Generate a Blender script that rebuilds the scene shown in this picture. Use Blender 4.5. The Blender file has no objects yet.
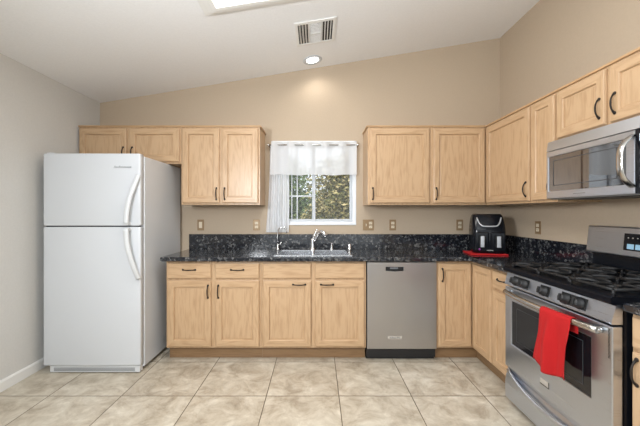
import bpy, bmesh, math, random
from mathutils import Vector, Matrix
random.seed(7)
SC = bpy.context.scene
COL = SC.collection
PI = math.pi

# ------------------------------------------------------------------ camera
cam_d = bpy.data.cameras.new('camera'); cam = bpy.data.objects.new('camera', cam_d); COL.objects.link(cam)
cam.location = (0, 0, 1.303); cam.rotation_euler = (PI/2, 0, 0)
cam_d.lens = 18.0; cam_d.sensor_width = 36.0
cam_d.shift_x = 3/640; cam_d.shift_y = -1/640
cam_d.clip_start = 0.02
SC.camera = cam

# ------------------------------------------------------------------ world, light, exposure
W = bpy.data.worlds.new('world'); SC.world = W; W.use_nodes = True
wn = W.node_tree.nodes; wl = W.node_tree.links
bg = wn['Background']; bg.inputs['Color'].default_value = (0.86, 0.93, 1.0, 1); bg.inputs['Strength'].default_value = 1.6

def area(name, loc, rot, sx, sy, power, color=(1, 1, 1)):
    d = bpy.data.lights.new(name, 'AREA'); d.shape = 'RECTANGLE'; d.size = sx; d.size_y = sy
    d.energy = power; d.color = color
    o = bpy.data.objects.new(name, d); COL.objects.link(o); o.location = loc; o.rotation_euler = rot
    return o
# added fill lamp behind the camera, before the closed rear wall; lifts the room
area('rear_fill', (0.1, -2.3, 1.45), (math.radians(90), 0, 0), 3.4, 2.2, 34, (0.84, 0.93, 1.0))
# added downward fill over the camera, with no fixture of its own
area('overhead_fill', (-0.2, -0.2, 2.40), (math.radians(12), 0, 0), 2.2, 1.4, 24, (0.90, 0.96, 1.0))
# added upward fill that brightens the ceiling
area('ceiling_fill', (0.1, 0.2, 1.75), (math.radians(180), 0, 0), 1.2, 1.0, 44, (0.84, 0.93, 1.0))
# camera flash in a softbox, left of the camera
area('flash_softbox', (-1.15, 0.35, 1.70), (math.radians(80), 0, math.radians(-55)), .4, .4, 62, (0.92, 0.96, 1.0))
sun_d = bpy.data.lights.new('sun', 'SUN'); sun_d.energy = 4.5; sun_d.angle = 0.01; sun_d.color = (1, .93, .82)
sun = bpy.data.objects.new('sun', sun_d); COL.objects.link(sun); sun.rotation_euler = (math.radians(38), math.radians(-28), 0)
SC.view_settings.view_transform = 'Standard'; SC.view_settings.look = 'None'
SC.view_settings.gamma = 1; SC.view_settings.use_curve_mapping = False
SC.view_settings.exposure = -0.15

# ------------------------------------------------------------------ materials
def newmat(name):
    m = bpy.data.materials.new(name); m.use_nodes = True
    nt = m.node_tree; b = nt.nodes['Principled BSDF']
    return m, nt, b
def srgb(r, g, b):
    f = lambda c: (c/255/12.92) if c/255 <= .04045 else ((c/255+.055)/1.055)**2.4
    return (f(r), f(g), f(b), 1)
def plain(name, col, rough=.5, metal=0, spec=.5, bump=0, bscale=200, coat=0):
    m, nt, b = newmat(name)
    b.inputs['Base Color'].default_value = col; b.inputs['Roughness'].default_value = rough
    b.inputs['Metallic'].default_value = metal; b.inputs['Specular IOR Level'].default_value = spec
    b.inputs['Coat Weight'].default_value = coat
    n = nt.nodes.new('ShaderNodeTexNoise'); n.inputs['Scale'].default_value = bscale
    tc = nt.nodes.new('ShaderNodeTexCoord'); nt.links.new(tc.outputs['Object'], n.inputs['Vector'])
    n.inputs['Detail'].default_value = 3
    if bump:
        bp = nt.nodes.new('ShaderNodeBump'); bp.inputs['Strength'].default_value = bump; bp.inputs['Distance'].default_value = .004
        nt.links.new(n.outputs['Fac'], bp.inputs['Height']); nt.links.new(bp.outputs[0], b.inputs['Normal'])
    else:
        mr = nt.nodes.new('ShaderNodeMapRange'); mr.inputs['To Min'].default_value = max(0, rough-.03); mr.inputs['To Max'].default_value = min(1, rough+.03)
        nt.links.new(n.outputs['Fac'], mr.inputs['Value']); nt.links.new(mr.outputs[0], b.inputs['Roughness'])
    return m
def ramp(nt, src, stops):
    r = nt.nodes.new('ShaderNodeValToRGB'); nt.links.new(src, r.inputs['Fac'])
    e = r.color_ramp.elements
    while len(e) < len(stops): e.new(0.5)
    for el, (p, c) in zip(e, stops): el.position = p; el.color = c
    return r
def mixrgb(nt, fac, a, b, mode='MIX'):
    x = nt.nodes.new('ShaderNodeMix'); x.data_type = 'RGBA'; x.blend_type = mode
    for sock, v in ((x.inputs[0], fac), (x.inputs[6], a), (x.inputs[7], b)):
        if hasattr(v, 'is_linked') or hasattr(v, 'links'): nt.links.new(v, sock)
        else: sock.default_value = v
    return x.outputs[2]
def wood(name, light, dark, horizontal=False, rough=.38):
    m, nt, b = newmat(name)
    tc = nt.nodes.new('ShaderNodeTexCoord'); oi = nt.nodes.new('ShaderNodeObjectInfo')
    add = nt.nodes.new('ShaderNodeVectorMath'); add.operation = 'ADD'
    sc = nt.nodes.new('ShaderNodeVectorMath'); sc.operation = 'SCALE'; sc.inputs['Scale'].default_value = 1.0
    cmb = nt.nodes.new('ShaderNodeCombineXYZ')
    mul = nt.nodes.new('ShaderNodeMath'); mul.operation = 'MULTIPLY'; mul.inputs[1].default_value = 13.7
    nt.links.new(oi.outputs['Random'], mul.inputs[0])
    for i in range(3): nt.links.new(mul.outputs[0], cmb.inputs[i])
    nt.links.new(tc.outputs['Object'], add.inputs[0]); nt.links.new(cmb.outputs[0], add.inputs[1])
    mp = nt.nodes.new('ShaderNodeMapping'); nt.links.new(add.outputs[0], mp.inputs['Vector'])
    mp.inputs['Scale'].default_value = (1.2, 9, 9) if horizontal else (9, 9, 1.2)
    n1 = nt.nodes.new('ShaderNodeTexNoise'); n1.inputs['Scale'].default_value = 1.0; n1.inputs['Detail'].default_value = 2
    n1.inputs['Distortion'].default_value = .4
    nt.links.new(mp.outputs[0], n1.inputs['Vector'])
    # growth ring contours of the slow noise give the cathedral figure
    ml = nt.nodes.new('ShaderNodeMath'); ml.operation = 'MULTIPLY'; ml.inputs[1].default_value = 9
    nt.links.new(n1.outputs['Fac'], ml.inputs[0])
    fr = nt.nodes.new('ShaderNodeMath'); fr.operation = 'PINGPONG'; fr.inputs[1].default_value = .5
    nt.links.new(ml.outputs[0], fr.inputs[0])
    n2 = nt.nodes.new('ShaderNodeTexNoise'); n2.inputs['Scale'].default_value = 6; n2.inputs['Detail'].default_value = 5
    nt.links.new(mp.outputs[0], n2.inputs['Vector'])
    s = nt.nodes.new('ShaderNodeMath'); s.operation = 'MULTIPLY_ADD'; s.inputs[1].default_value = .55
    nt.links.new(fr.outputs[0], s.inputs[0]); nt.links.new(n2.outputs['Fac'], s.inputs[2])
    r = ramp(nt, s.outputs[0], [(.22, dark), (.70, light)])
    nt.links.new(r.outputs[0], b.inputs['Base Color'])
    b.inputs['Roughness'].default_value = rough; b.inputs['Coat Weight'].default_value = .15; b.inputs['Coat Roughness'].default_value = .25
    return m

WL, WD = srgb(192, 160, 125), srgb(168, 134, 98)
M = {}
M['wood'] = wood('maple_vertical', WL, WD)
M['woodh'] = wood('maple_horizontal', WL, WD, True)
M['woodshade'] = wood('maple_toe_kick_shaded', srgb(140, 110, 78), srgb(122, 92, 62), True)  # same maple, with the shade below the cabinet overhang put into its colour
M['edge'] = wood('maple_dark_edge', srgb(190, 154, 114), srgb(170, 134, 96), True)
def wallmat(name, col, bump=.25, bscale=70):
    m, nt, b = newmat(name)
    tc = nt.nodes.new('ShaderNodeTexCoord')
    n = nt.nodes.new('ShaderNodeTexNoise'); n.inputs['Scale'].default_value = bscale; n.inputs['Detail'].default_value = 4
    nt.links.new(tc.outputs['Object'], n.inputs['Vector'])
    bp = nt.nodes.new('ShaderNodeBump'); bp.inputs['Strength'].default_value = bump; bp.inputs['Distance'].default_value = .003
    nt.links.new(n.outputs['Fac'], bp.inputs['Height']); nt.links.new(bp.outputs[0], b.inputs['Normal'])
    c2 = tuple(c*.96 for c in col[:3])+(1,)
    r = ramp(nt, n.outputs['Fac'], [(.3, c2), (.7, col)]); nt.links.new(r.outputs[0], b.inputs['Base Color'])
    b.inputs['Roughness'].default_value = .75
    return m
M['tan'] = wallmat('tan_wall_paint', srgb(187, 169, 147))
M['grey'] = wallmat('pale_greige_wall_paint', srgb(212, 210, 206))
M['ceil'] = wallmat('white_ceiling_paint', srgb(240, 240, 240), .2)
M['trim'] = plain('white_trim_paint', srgb(232, 231, 228), .4)
M['vinyl'] = plain('white_window_vinyl', srgb(226, 229, 233), .35)
M['sash'] = plain('grey_window_sash', srgb(196, 200, 205), .4)
M['fridge'] = plain('white_appliance_enamel', srgb(207, 210, 214), .28, bump=.05, bscale=260)
M['fridgehandle'] = plain('white_plastic', srgb(209, 211, 213), .3)
M['greyplastic'] = plain('grey_plastic', srgb(140, 142, 144), .5)
M['gasket'] = plain('dark_gasket', srgb(70, 70, 72), .7)
M['black'] = plain('gloss_black_enamel', (.006, .007, .010, 1), .16, spec=.3)
M['hob'] = plain('black_hob_enamel', (.004, .005, .008, 1), .3, spec=.1)
M['blackm'] = plain('matte_black', (.012, .012, .013, 1), .5)
M['iron'] = plain('cast_iron', (.010, .010, .011, 1), .5, spec=.35, bump=.2, bscale=300)
M['bronze'] = plain('dark_bronze', (.018, .013, .010, 1), .4, spec=.3)
M['chrome'] = plain('chrome', (.80, .80, .82, 1), .08, metal=1)
M['satin'] = plain('satin_nickel', (.55, .54, .52, 1), .22, metal=1)
M['silver'] = plain('silver_plastic', srgb(190, 192, 196), .3, metal=.5)
M['red'] = plain('red_cotton', srgb(172, 6, 10), .9, bump=.5, bscale=500)
M['redmat'] = plain('red_silicone', srgb(190, 22, 26), .6)
M['plate'] = plain('bronze_tan_wall_plate', srgb(150, 124, 92), .4, metal=.3)
M['ivory'] = plain('ivory_plastic', srgb(226, 212, 188), .4)
M['slot'] = plain('dark_slot', srgb(52, 42, 34), .6)
M['faint'] = plain('pale_grey_lettering', srgb(165, 167, 170), .4)
M['mark'] = plain('grey_lettering', srgb(120, 122, 126), .4)
M['pale'] = plain('pale_badge', srgb(200, 196, 190), .3, metal=.5)
M['purple'] = plain('violet_badge', srgb(150, 70, 150), .4)
M['lcdblue'] = plain('pale_blue_keys', srgb(150, 190, 215), .3)
M['bark'] = plain('bark', srgb(92, 76, 60), .9, bump=.6, bscale=30)
M['ironline'] = plain('window_screen_line', srgb(62, 62, 64), .4)
M['ductdark'] = plain('duct_dark', srgb(60, 56, 52), .8)

def stainless(name, col=(.56, .595, .66, 1), horiz=True, rough=.3):
    m, nt, b = newmat(name)
    tc = nt.nodes.new('ShaderNodeTexCoord'); mp = nt.nodes.new('ShaderNodeMapping')
    mp.inputs['Scale'].default_value = (3, 3, 500) if horiz else (500, 500, 3)
    n = nt.nodes.new('ShaderNodeTexNoise'); n.inputs['Scale'].default_value = 1; n.inputs['Detail'].default_value = 3
    nt.links.new(tc.outputs['Object'], mp.inputs['Vector']); nt.links.new(mp.outputs[0], n.inputs['Vector'])
    mr = nt.nodes.new('ShaderNodeMapRange'); mr.inputs['To Min'].default_value = rough-.07; mr.inputs['To Max'].default_value = rough+.07
    nt.links.new(n.outputs['Fac'], mr.inputs['Value']); nt.links.new(mr.outputs[0], b.inputs['Roughness'])
    b.inputs['Base Color'].default_value = col; b.inputs['Metallic'].default_value = 1
    b.inputs['Anisotropic'].default_value = .4
    return m
M['steel'] = stainless('brushed_stainless')
M['steeldw'] = stainless('brushed_stainless_vertical', (.48, .47, .47, 1), False, .33)
M['sinksteel'] = plain('sink_steel', (.72, .73, .75, 1), .22, metal=1)

def granite():
    m, nt, b = newmat('dark_speckled_granite')
    tc = nt.nodes.new('ShaderNodeTexCoord')
    v = nt.nodes.new('ShaderNodeTexVoronoi'); v.inputs['Scale'].default_value = 58; v.inputs['Randomness'].default_value = 1
    n0 = nt.nodes.new('ShaderNodeTexNoise'); n0.inputs['Scale'].default_value = 30; n0.inputs['Detail'].default_value = 3
    nt.links.new(tc.outputs['Object'], n0.inputs['Vector'])
    vm = nt.nodes.new('ShaderNodeVectorMath'); vm.operation = 'MULTIPLY_ADD'; vm.inputs[1].default_value = (.03, .03, .03)
    nt.links.new(n0.outputs['Color'], vm.inputs[0]); nt.links.new(tc.outputs['Object'], vm.inputs[2])
    nt.links.new(vm.outputs[0], v.inputs['Vector'])
    sep = nt.nodes.new('ShaderNodeSeparateColor'); nt.links.new(v.outputs['Color'], sep.inputs[0])
    r1 = ramp(nt, sep.outputs[0], [(0, srgb(22, 24, 30)), (.55, srgb(34, 36, 42)), (.74, srgb(60, 62, 66)), (.88, srgb(88, 89, 90)), (1, srgb(124, 123, 121))])
    n = nt.nodes.new('ShaderNodeTexNoise'); n.inputs['Scale'].default_value = 120; n.inputs['Detail'].default_value = 5
    nt.links.new(tc.outputs['Object'], n.inputs['Vector'])
    r2 = ramp(nt, n.outputs['Fac'], [(.45, (0, 0, 0, 1)), (.62, (1, 1, 1, 1))])
    c = mixrgb(nt, r2.outputs[0], r1.outputs[0], srgb(24, 26, 32))
    nt.links.new(c, b.inputs['Base Color'])
    b.inputs['Roughness'].default_value = .13; b.inputs['Coat Weight'].default_value = .3; b.inputs['Coat Roughness'].default_value = .05
    return m
M['granite'] = granite()

def tilemat():
    m, nt, b = newmat('beige_ceramic_tile')
    tc = nt.nodes.new('ShaderNodeTexCoord'); mp = nt.nodes.new('ShaderNodeMapping')
    mp.inputs['Location'].default_value = (-.155+.5135*20, -2.266+.5135*20, 0)
    nt.links.new(tc.outputs['Object'], mp.inputs['Vector'])
    br = nt.nodes.new('ShaderNodeTexBrick'); br.offset = 0; br.squash = 1
    br.inputs['Scale'].default_value = 1; br.inputs['Brick Width'].default_value = .5135; br.inputs['Row Height'].default_value = .5135
    br.inputs['Mortar Size'].default_value = .0032; br.inputs['Mortar Smooth'].default_value = .15
    br.inputs['Color1'].default_value = (0, 0, 0, 1); br.inputs['Color2'].default_value = (1, 1, 1, 1); br.inputs['Mortar'].default_value = (.5, .5, .5, 1)
    nt.links.new(mp.outputs[0], br.inputs['Vector'])
    # each tile gets its own patch of the mottle
    vm = nt.nodes.new('ShaderNodeVectorMath'); vm.operation = 'MULTIPLY_ADD'; vm.inputs[1].default_value = (7, 5, 3)
    nt.links.new(br.outputs['Color'], vm.inputs[0]); nt.links.new(tc.outputs['Object'], vm.inputs[2])
    n = nt.nodes.new('ShaderNodeTexNoise'); n.inputs['Scale'].default_value = 6.5; n.inputs['Detail'].default_value = 9
    n.inputs['Roughness'].default_value = .68; n.inputs['Distortion'].default_value = .45
    nt.links.new(vm.outputs[0], n.inputs['Vector'])
    r = ramp(nt, n.outputs['Fac'], [(.30, srgb(150, 137, 119)), (.48, srgb(184, 173, 155)), (.66, srgb(208, 200, 184))])
    c = mixrgb(nt, br.outputs['Fac'], r.outputs[0], srgb(104, 92, 76))
    nt.links.new(c, b.inputs['Base Color'])
    b.inputs['Roughness'].default_value = .42
    iv = nt.nodes.new('ShaderNodeMath'); iv.operation = 'SUBTRACT'; iv.inputs[0].default_value = 1; nt.links.new(br.outputs['Fac'], iv.inputs[1])
    bp = nt.nodes.new('ShaderNodeBump'); bp.inputs['Strength'].default_value = .5; bp.inputs['Distance'].default_value = .003
    nt.links.new(iv.outputs[0], bp.inputs['Height']); nt.links.new(bp.outputs[0], b.inputs['Normal'])
    return m
M['tile'] = tilemat()

def sheer(name, alpha):
    m, nt, b = newmat(name)
    out = nt.nodes['Material Output']; nt.nodes.remove(b)
    tr = nt.nodes.new('ShaderNodeBsdfTransparent'); di = nt.nodes.new('ShaderNodeBsdfDiffuse'); tl = nt.nodes.new('ShaderNodeBsdfTranslucent')
    di.inputs['Color'].default_value = (.86, .87, .89, 1); tl.inputs['Color'].default_value = (.85, .87, .9, 1)
    a = nt.nodes.new('ShaderNodeMixShader'); a.inputs[0].default_value = .35
    nt.links.new(di.outputs[0], a.inputs[1]); nt.links.new(tl.outputs[0], a.inputs[2])
    c = nt.nodes.new('ShaderNodeMixShader')
    n = nt.nodes.new('ShaderNodeTexNoise'); n.inputs['Scale'].default_value = 400
    tc = nt.nodes.new('ShaderNodeTexCoord'); nt.links.new(tc.outputs['Object'], n.inputs['Vector'])
    mr = nt.nodes.new('ShaderNodeMapRange'); mr.inputs['To Min'].default_value = alpha-.06; mr.inputs['To Max'].default_value = alpha+.06
    nt.links.new(n.outputs['Fac'], mr.inputs['Value']); nt.links.new(mr.outputs[0], c.inputs[0])
    nt.links.new(tr.outputs[0], c.inputs[1]); nt.links.new(a.outputs[0], c.inputs[2]); nt.links.new(c.outputs[0], out.inputs[0])
    return m
M['sheer'] = sheer('sheer_white_voile', .80)
M['sheer2'] = sheer('white_voile_panel', .93)

def glassmat(name, tint=(1, 1, 1, 1), refl=1.0):
    m, nt, b = newmat(name)
    out = nt.nodes['Material Output']; nt.nodes.remove(b)
    tr = nt.nodes.new('ShaderNodeBsdfTransparent'); tr.inputs[0].default_value = tint
    gl = nt.nodes.new('ShaderNodeBsdfGlossy'); gl.inputs['Roughness'].default_value = .01
    fr = nt.nodes.new('ShaderNodeFresnel'); fr.inputs[0].default_value = 1.45
    mx = nt.nodes.new('ShaderNodeMixShader')
    nt.links.new(fr.outputs[0], mx.inputs[0]); nt.links.new(tr.outputs[0], mx.inputs[1]); nt.links.new(gl.outputs[0], mx.inputs[2]); nt.links.new(mx.outputs[0], out.inputs[0])
    return m
M['glass'] = glassmat('window_glass')
m, nt, b = newmat('dark_appliance_glass'); b.inputs['Base Color'].default_value = (.012, .013, .016, 1); b.inputs['Roughness'].default_value = .04; b.inputs['Specular IOR Level'].default_value = .9; b.inputs['Coat Weight'].default_value = 1; b.inputs['Coat IOR'].default_value = 1.9; b.inputs['Coat Roughness'].default_value = .02
M['dglass'] = m
M['ovenglass'] = plain('oven_door_glass', (.008, .008, .010, 1), .06, spec=.6)
def emis(name, col, s):
    m, nt, b = newmat(name); b.inputs['Emission Color'].default_value = col; b.inputs['Emission Strength'].default_value = s; b.inputs['Base Color'].default_value = (.8, .8, .8, 1)
    return m
M['lamp'] = emis('lamp_glow', (1, .97, .93, 1), 5)
M['diffuser'] = emis('light_box_diffuser', (1, .99, .98, 1), .85)
M['lcd'] = emis('blue_display', (.45, .75, 1, 1), .9)
def leafmat(name, stops):
    m, nt, b = newmat(name)
    g = nt.nodes.new('ShaderNodeNewGeometry')
    r = ramp(nt, g.outputs['Random Per Island'], stops); nt.links.new(r.outputs[0], b.inputs['Base Color'])
    b.inputs['Roughness'].default_value = .55
    return m
M['leafa'] = leafmat('olive_leaves', [(0, srgb(70, 78, 40)), (.4, srgb(112, 112, 62)), (.7, srgb(150, 140, 88)), (1, srgb(190, 176, 130))])
M['leafb'] = leafmat('green_leaves', [(0, srgb(52, 72, 38)), (.5, srgb(88, 110, 62)), (1, srgb(138, 150, 98))])
M['ground'] = plain('dry_ground', srgb(150, 136, 112), .95, bump=.6, bscale=6)

# ------------------------------------------------------------------ mesh helper
class MB:
    def __init__(s): s.bm = bmesh.new()
    def _new(s, before, mi, smooth):
        for f in s.bm.faces:
            if f not in before: f.material_index = mi; f.smooth = smooth
    def box(s, x0, x1, y0, y1, z0, z1, bev=0, mi=0, seg=2):
        before = set(s.bm.faces)
        r = bmesh.ops.create_cube(s.bm, size=1); vs = r['verts']
        for v in vs: v.co = Vector(((x0+x1)/2+v.co.x*(x1-x0), (y0+y1)/2+v.co.y*(y1-y0), (z0+z1)/2+v.co.z*(z1-z0)))
        if bev:
            es = list({e for v in vs for e in v.link_edges})
            bmesh.ops.bevel(s.bm, geom=es, offset=bev, segments=seg, affect='EDGES', profile=.5)
        s._new(before, mi, False)
        return s
    def tube(s, pts, r, seg=12, mi=0, flat=None, caps=True, up=None):
        """sweep; r number or list; flat=(a,b) scales of the section along the side and up axes"""
        pts = [Vector(p) for p in pts]; n = len(pts); rs = r if isinstance(r, (list, tuple)) else [r]*n
        rings = []
        ref = Vector(up) if up else None
        prev = None
        for i, p in enumerate(pts):
            t = (pts[min(i+1, n-1)]-pts[max(i-1, 0)]).normalized()
            if ref is None:
                base = prev if prev is not None else (Vector((0, 0, 1)) if abs(t.z) < .9 else Vector((1, 0, 0)))
            else: base = ref
            a = t.cross(base)
            if a.length < 1e-6: a = t.cross(Vector((.3, 1, .2)))
            a.normalize(); b = a.cross(t).normalized(); prev = b
            fa, fb = flat if flat else (1, 1)
            rings.append([s.bm.verts.new(p+a*math.cos(2*PI*k/seg)*rs[i]*fa+b*math.sin(2*PI*k/seg)*rs[i]*fb) for k in range(seg)])
        for i in range(n-1):
            for k in range(seg):
                f = s.bm.faces.new((rings[i][k], rings[i][(k+1) % seg], rings[i+1][(k+1) % seg], rings[i+1][k])); f.smooth = True; f.material_index = mi
        if caps:
            for rg in (rings[0][::-1], rings[-1]):
                f = s.bm.faces.new(rg); f.material_index = mi
        return s
    def lathe(s, prof, c=(0, 0, 0), axis='z', seg=24, mi=0, smooth=True):
        """prof: (radius, height) pairs along the axis"""
        c = Vector(c); rings = []
        def pt(r, h, a):
            u, v = r*math.cos(a), r*math.sin(a)
            return c+{'z': Vector((u, v, h)), 'y': Vector((u, h, v)), 'x': Vector((h, u, v))}[axis]
        for r, h in prof:
            if r < 1e-6: rings.append([s.bm.verts.new(pt(0, h, 0))])
            else: rings.append([s.bm.verts.new(pt(r, h, 2*PI*k/seg)) for k in range(seg)])
        for A, B in zip(rings, rings[1:]):
            if len(A) == 1 and len(B) == 1: continue
            for k in range(seg):
                k2 = (k+1) % seg
                if len(A) == 1: vs = (A[0], B[k2], B[k])
                elif len(B) == 1: vs = (A[k], A[k2], B[0])
                else: vs = (A[k], A[k2], B[k2], B[k])
                f = s.bm.faces.new(vs); f.smooth = smooth; f.material_index = mi
        return s
    def prism(s, poly, axis, a, b, bev=0, mi=0, smooth=False, seg=2):
        """poly 2D: axis 'y' -> (x,z), 'x' -> (y,z), 'z' -> (x,y)"""
        before = set(s.bm.faces)
        def P(u, v, h): return {'y': (u, h, v), 'x': (h, u, v), 'z': (u, v, h)}[axis]
        A = [s.bm.verts.new(P(u, v, a)) for u, v in poly]; B = [s.bm.verts.new(P(u, v, b)) for u, v in poly]
        n = len(poly)
        fs = [s.bm.faces.new(A), s.bm.faces.new(B[::-1])]
        for i in range(n):
            f = s.bm.faces.new((A[i], B[i], B[(i+1) % n], A[(i+1) % n])); fs.append(f)
        if bev:
            es = list({e for v in A+B for e in v.link_edges})
            bmesh.ops.bevel(s.bm, geom=es, offset=bev, segments=seg, affect='EDGES', profile=.5)
        s._new(before, mi, smooth)
        return s
    def cells(s, us, vs, mask, P, w0, w1, mi=0, bev=0):
        """slab of grid cells; P(u,v,w) gives the point; internal walls omitted"""
        before = set(s.bm.faces); cache = {}
        def V(i, j, w):
            k = (i, j, w)
            if k not in cache: cache[k] = s.bm.verts.new(P(us[i], vs[j], w))
            return cache[k]
        I, J = len(us)-1, len(vs)-1
        on = lambda i, j: 0 <= i < I and 0 <= j < J and mask(i, j)
        for i in range(I):
            for j in range(J):
                if not on(i, j): continue
                s.bm.faces.new((V(i, j, w1), V(i+1, j, w1), V(i+1, j+1, w1), V(i, j+1, w1)))
                s.bm.faces.new((V(i, j, w0), V(i, j+1, w0), V(i+1, j+1, w0), V(i+1, j, w0)))
                if not on(i-1, j): s.bm.faces.new((V(i, j, w0), V(i, j, w1), V(i, j+1, w1), V(i, j+1, w0)))
                if not on(i+1, j): s.bm.faces.new((V(i+1, j, w0), V(i+1, j+1, w0), V(i+1, j+1, w1), V(i+1, j, w1)))
                if not on(i, j-1): s.bm.faces.new((V(i, j, w0), V(i+1, j, w0), V(i+1, j, w1), V(i, j, w1)))
                if not on(i, j+1): s.bm.faces.new((V(i, j+1, w0), V(i, j+1, w1), V(i+1, j+1, w1), V(i+1, j+1, w0)))
        bmesh.ops.recalc_face_normals(s.bm, faces=[f for f in s.bm.faces if f not in before])
        if bev:
            es = [e for e in s.bm.edges if len(e.link_faces) == 2 and e.calc_face_angle(0) > .5 and all(f not in before for f in e.link_faces)]
            bmesh.ops.bevel(s.bm, geom=es, offset=bev, segments=2, affect='EDGES', profile=.5)
        s._new(before, mi, False)
        return s
    def build(s, name, mats, parent=None, recalc=True):
        if recalc: bmesh.ops.recalc_face_normals(s.bm, faces=s.bm.faces[:])
        me = bpy.data.meshes.new(name); s.bm.to_mesh(me); s.bm.free()
        for m in (mats if isinstance(mats, (list, tuple)) else [mats]): me.materials.append(m)
        o = bpy.data.objects.new(name, me); COL.objects.link(o)
        if parent is not None: o.parent = parent
        return o
def tag(o, label, cat, group=None, kind=None):
    if label: o['label'] = label
    if cat: o['category'] = cat
    if group: o['group'] = group
    if kind: o['kind'] = kind
    return o
def empty(name, loc=(0, 0, 0), rz=0, label=None, cat=None, group=None, rot=None):
    o = bpy.data.objects.new(name, None); COL.objects.link(o); o.location = loc
    o.rotation_euler = rot if rot else (0, 0, rz); o.empty_display_size = .1
    return tag(o, label, cat, group)
def struct(mb, name, mats, label=None):
    o = mb.build(name, mats); o['kind'] = 'structure'
    if label: o['label'] = label
    return o
def copy_tree(o, parent=None):
    c = o.copy(); COL.objects.link(c)
    if parent is not None: c.parent = parent
    for ch in list(o.children):
        if ch.name in COL.objects: copy_tree(ch, c)
    return c
FACE_R = -PI/2   # rotation of things that stand against the right wall

# ------------------------------------------------------------------ room shell
XL, XR, YB, YF = -2.296, 1.937, 3.385, -2.6
S = .1625
cz = lambda x: 2.456+S*(x-XL)
WX0, WX1, WZ0, WZ1 = -.478, .413, 1.165, 2.054
T = .14
struct(MB().box(XL-T, XR+T, YF-T, YB+T, -.12, 0), 'floor', M['tile'])
mb = MB(); mb.prism([(XL-T, cz(XL-T)), (XR+T, cz(XR+T)), (XR+T, cz(XR+T)+.12), (XL-T, cz(XL-T)+.12)], 'y', YF-T, YB+T)
struct(mb, 'ceiling', M['ceil'])
def wall_xz(name, y0, y1, mat, hole):
    us = [XL-T, WX0, WX1, XR+T]; vs = [0, WZ0, WZ1, 9]
    P = lambda u, v, w: (u, w, min(v, cz(u)) if v < 9 else cz(u))
    mb = MB(); mb.cells(us, vs, (lambda i, j: not (hole and i == 1 and j == 1)), P, y0, y1)
    return struct(mb, name, mat)
wall_xz('wall_back', YB, YB+T, M['tan'], True)
wall_xz('wall_front', YF-T, YF, M['grey'], False)
mb = MB(); mb.prism([(YF, 0), (YB, 0), (YB, cz(XL)), (YF, cz(XL))], 'x', XL-T, XL); struct(mb, 'wall_left', M['grey'])
mb = MB(); mb.prism([(YF, 0), (YB, 0), (YB, cz(XR)), (YF, cz(XR))], 'x', XR, XR+T); struct(mb, 'wall_right', M['tan'])
mb = MB(); mb.prism([(XL, 0), (XL+.013, 0), (XL+.013, .068), (XL+.007, .082), (XL, .082)], 'y', YF, YB); struct(mb, 'baseboard_left', M['trim'])

# window with frame, sashes, glass
w = MB()
fy0, fy1 = YB+.025, YB+.085
F = .036
us = [WX0, WX0+F, WX1-F, WX1]; vs = [WZ0, WZ0+F, WZ1-F, WZ1]
w.cells(us, vs, lambda i, j: not (i == 1 and j == 1), lambda u, v, q: (u, q, v), fy0, fy1, bev=.004)
# white reveal lining of the opening
L = .012
w.box(WX0, WX0+L, YB-.004, fy0, WZ0, WZ1); w.box(WX1-L, WX1, YB-.004, fy0, WZ0, WZ1)
w.box(WX0, WX1, YB-.004, fy0, WZ1-L, WZ1); w.box(WX0-.0, WX1+.0, YB-.012, fy0, WZ0, WZ0+.016, .003)
win = struct(w, 'window_1', M['vinyl'], 'white framed sliding kitchen window above the sink')
def sash(x0, x1, y0, y1, name):
    q = MB(); z0, z1 = WZ0+F, WZ1-F; f = .026
    q.cells([x0, x0+f, x1-f, x1], [z0, z0+f, z1-f, z1], lambda i, j: not (i == 1 and j == 1), lambda u, v, t: (u, t, v), y0, y1, bev=.003)
    return q, (x0+f, x1-f, z0+f, z1-f)
xm = -.035
q, gl = sash(WX0+F, xm+.018, fy0+.012, fy0+.03, 'sash')
for xx in (-.270, -.212): q.box(xx-.006, xx+.006, fy0+.016, fy0+.026, gl[2], gl[3])
for zz in (1.473, 1.765): q.box(gl[0], gl[1], fy0+.0165, fy0+.0255, zz-.008, zz+.008)
a = q.build('sash', M['sash'], win)
g = MB().box(gl[0], gl[1], fy0+.0195, fy0+.0225, gl[2], gl[3]).build('pane', M['glass'], a)
q, gl = sash(xm-.018, WX1-F, fy0+.034, fy0+.052, 'sash')
a = q.build('sash', M['sash'], win)
MB().box(gl[0], gl[1], fy0+.041, fy0+.044, gl[2], gl[3]).build('pane', M['glass'], a)

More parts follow.
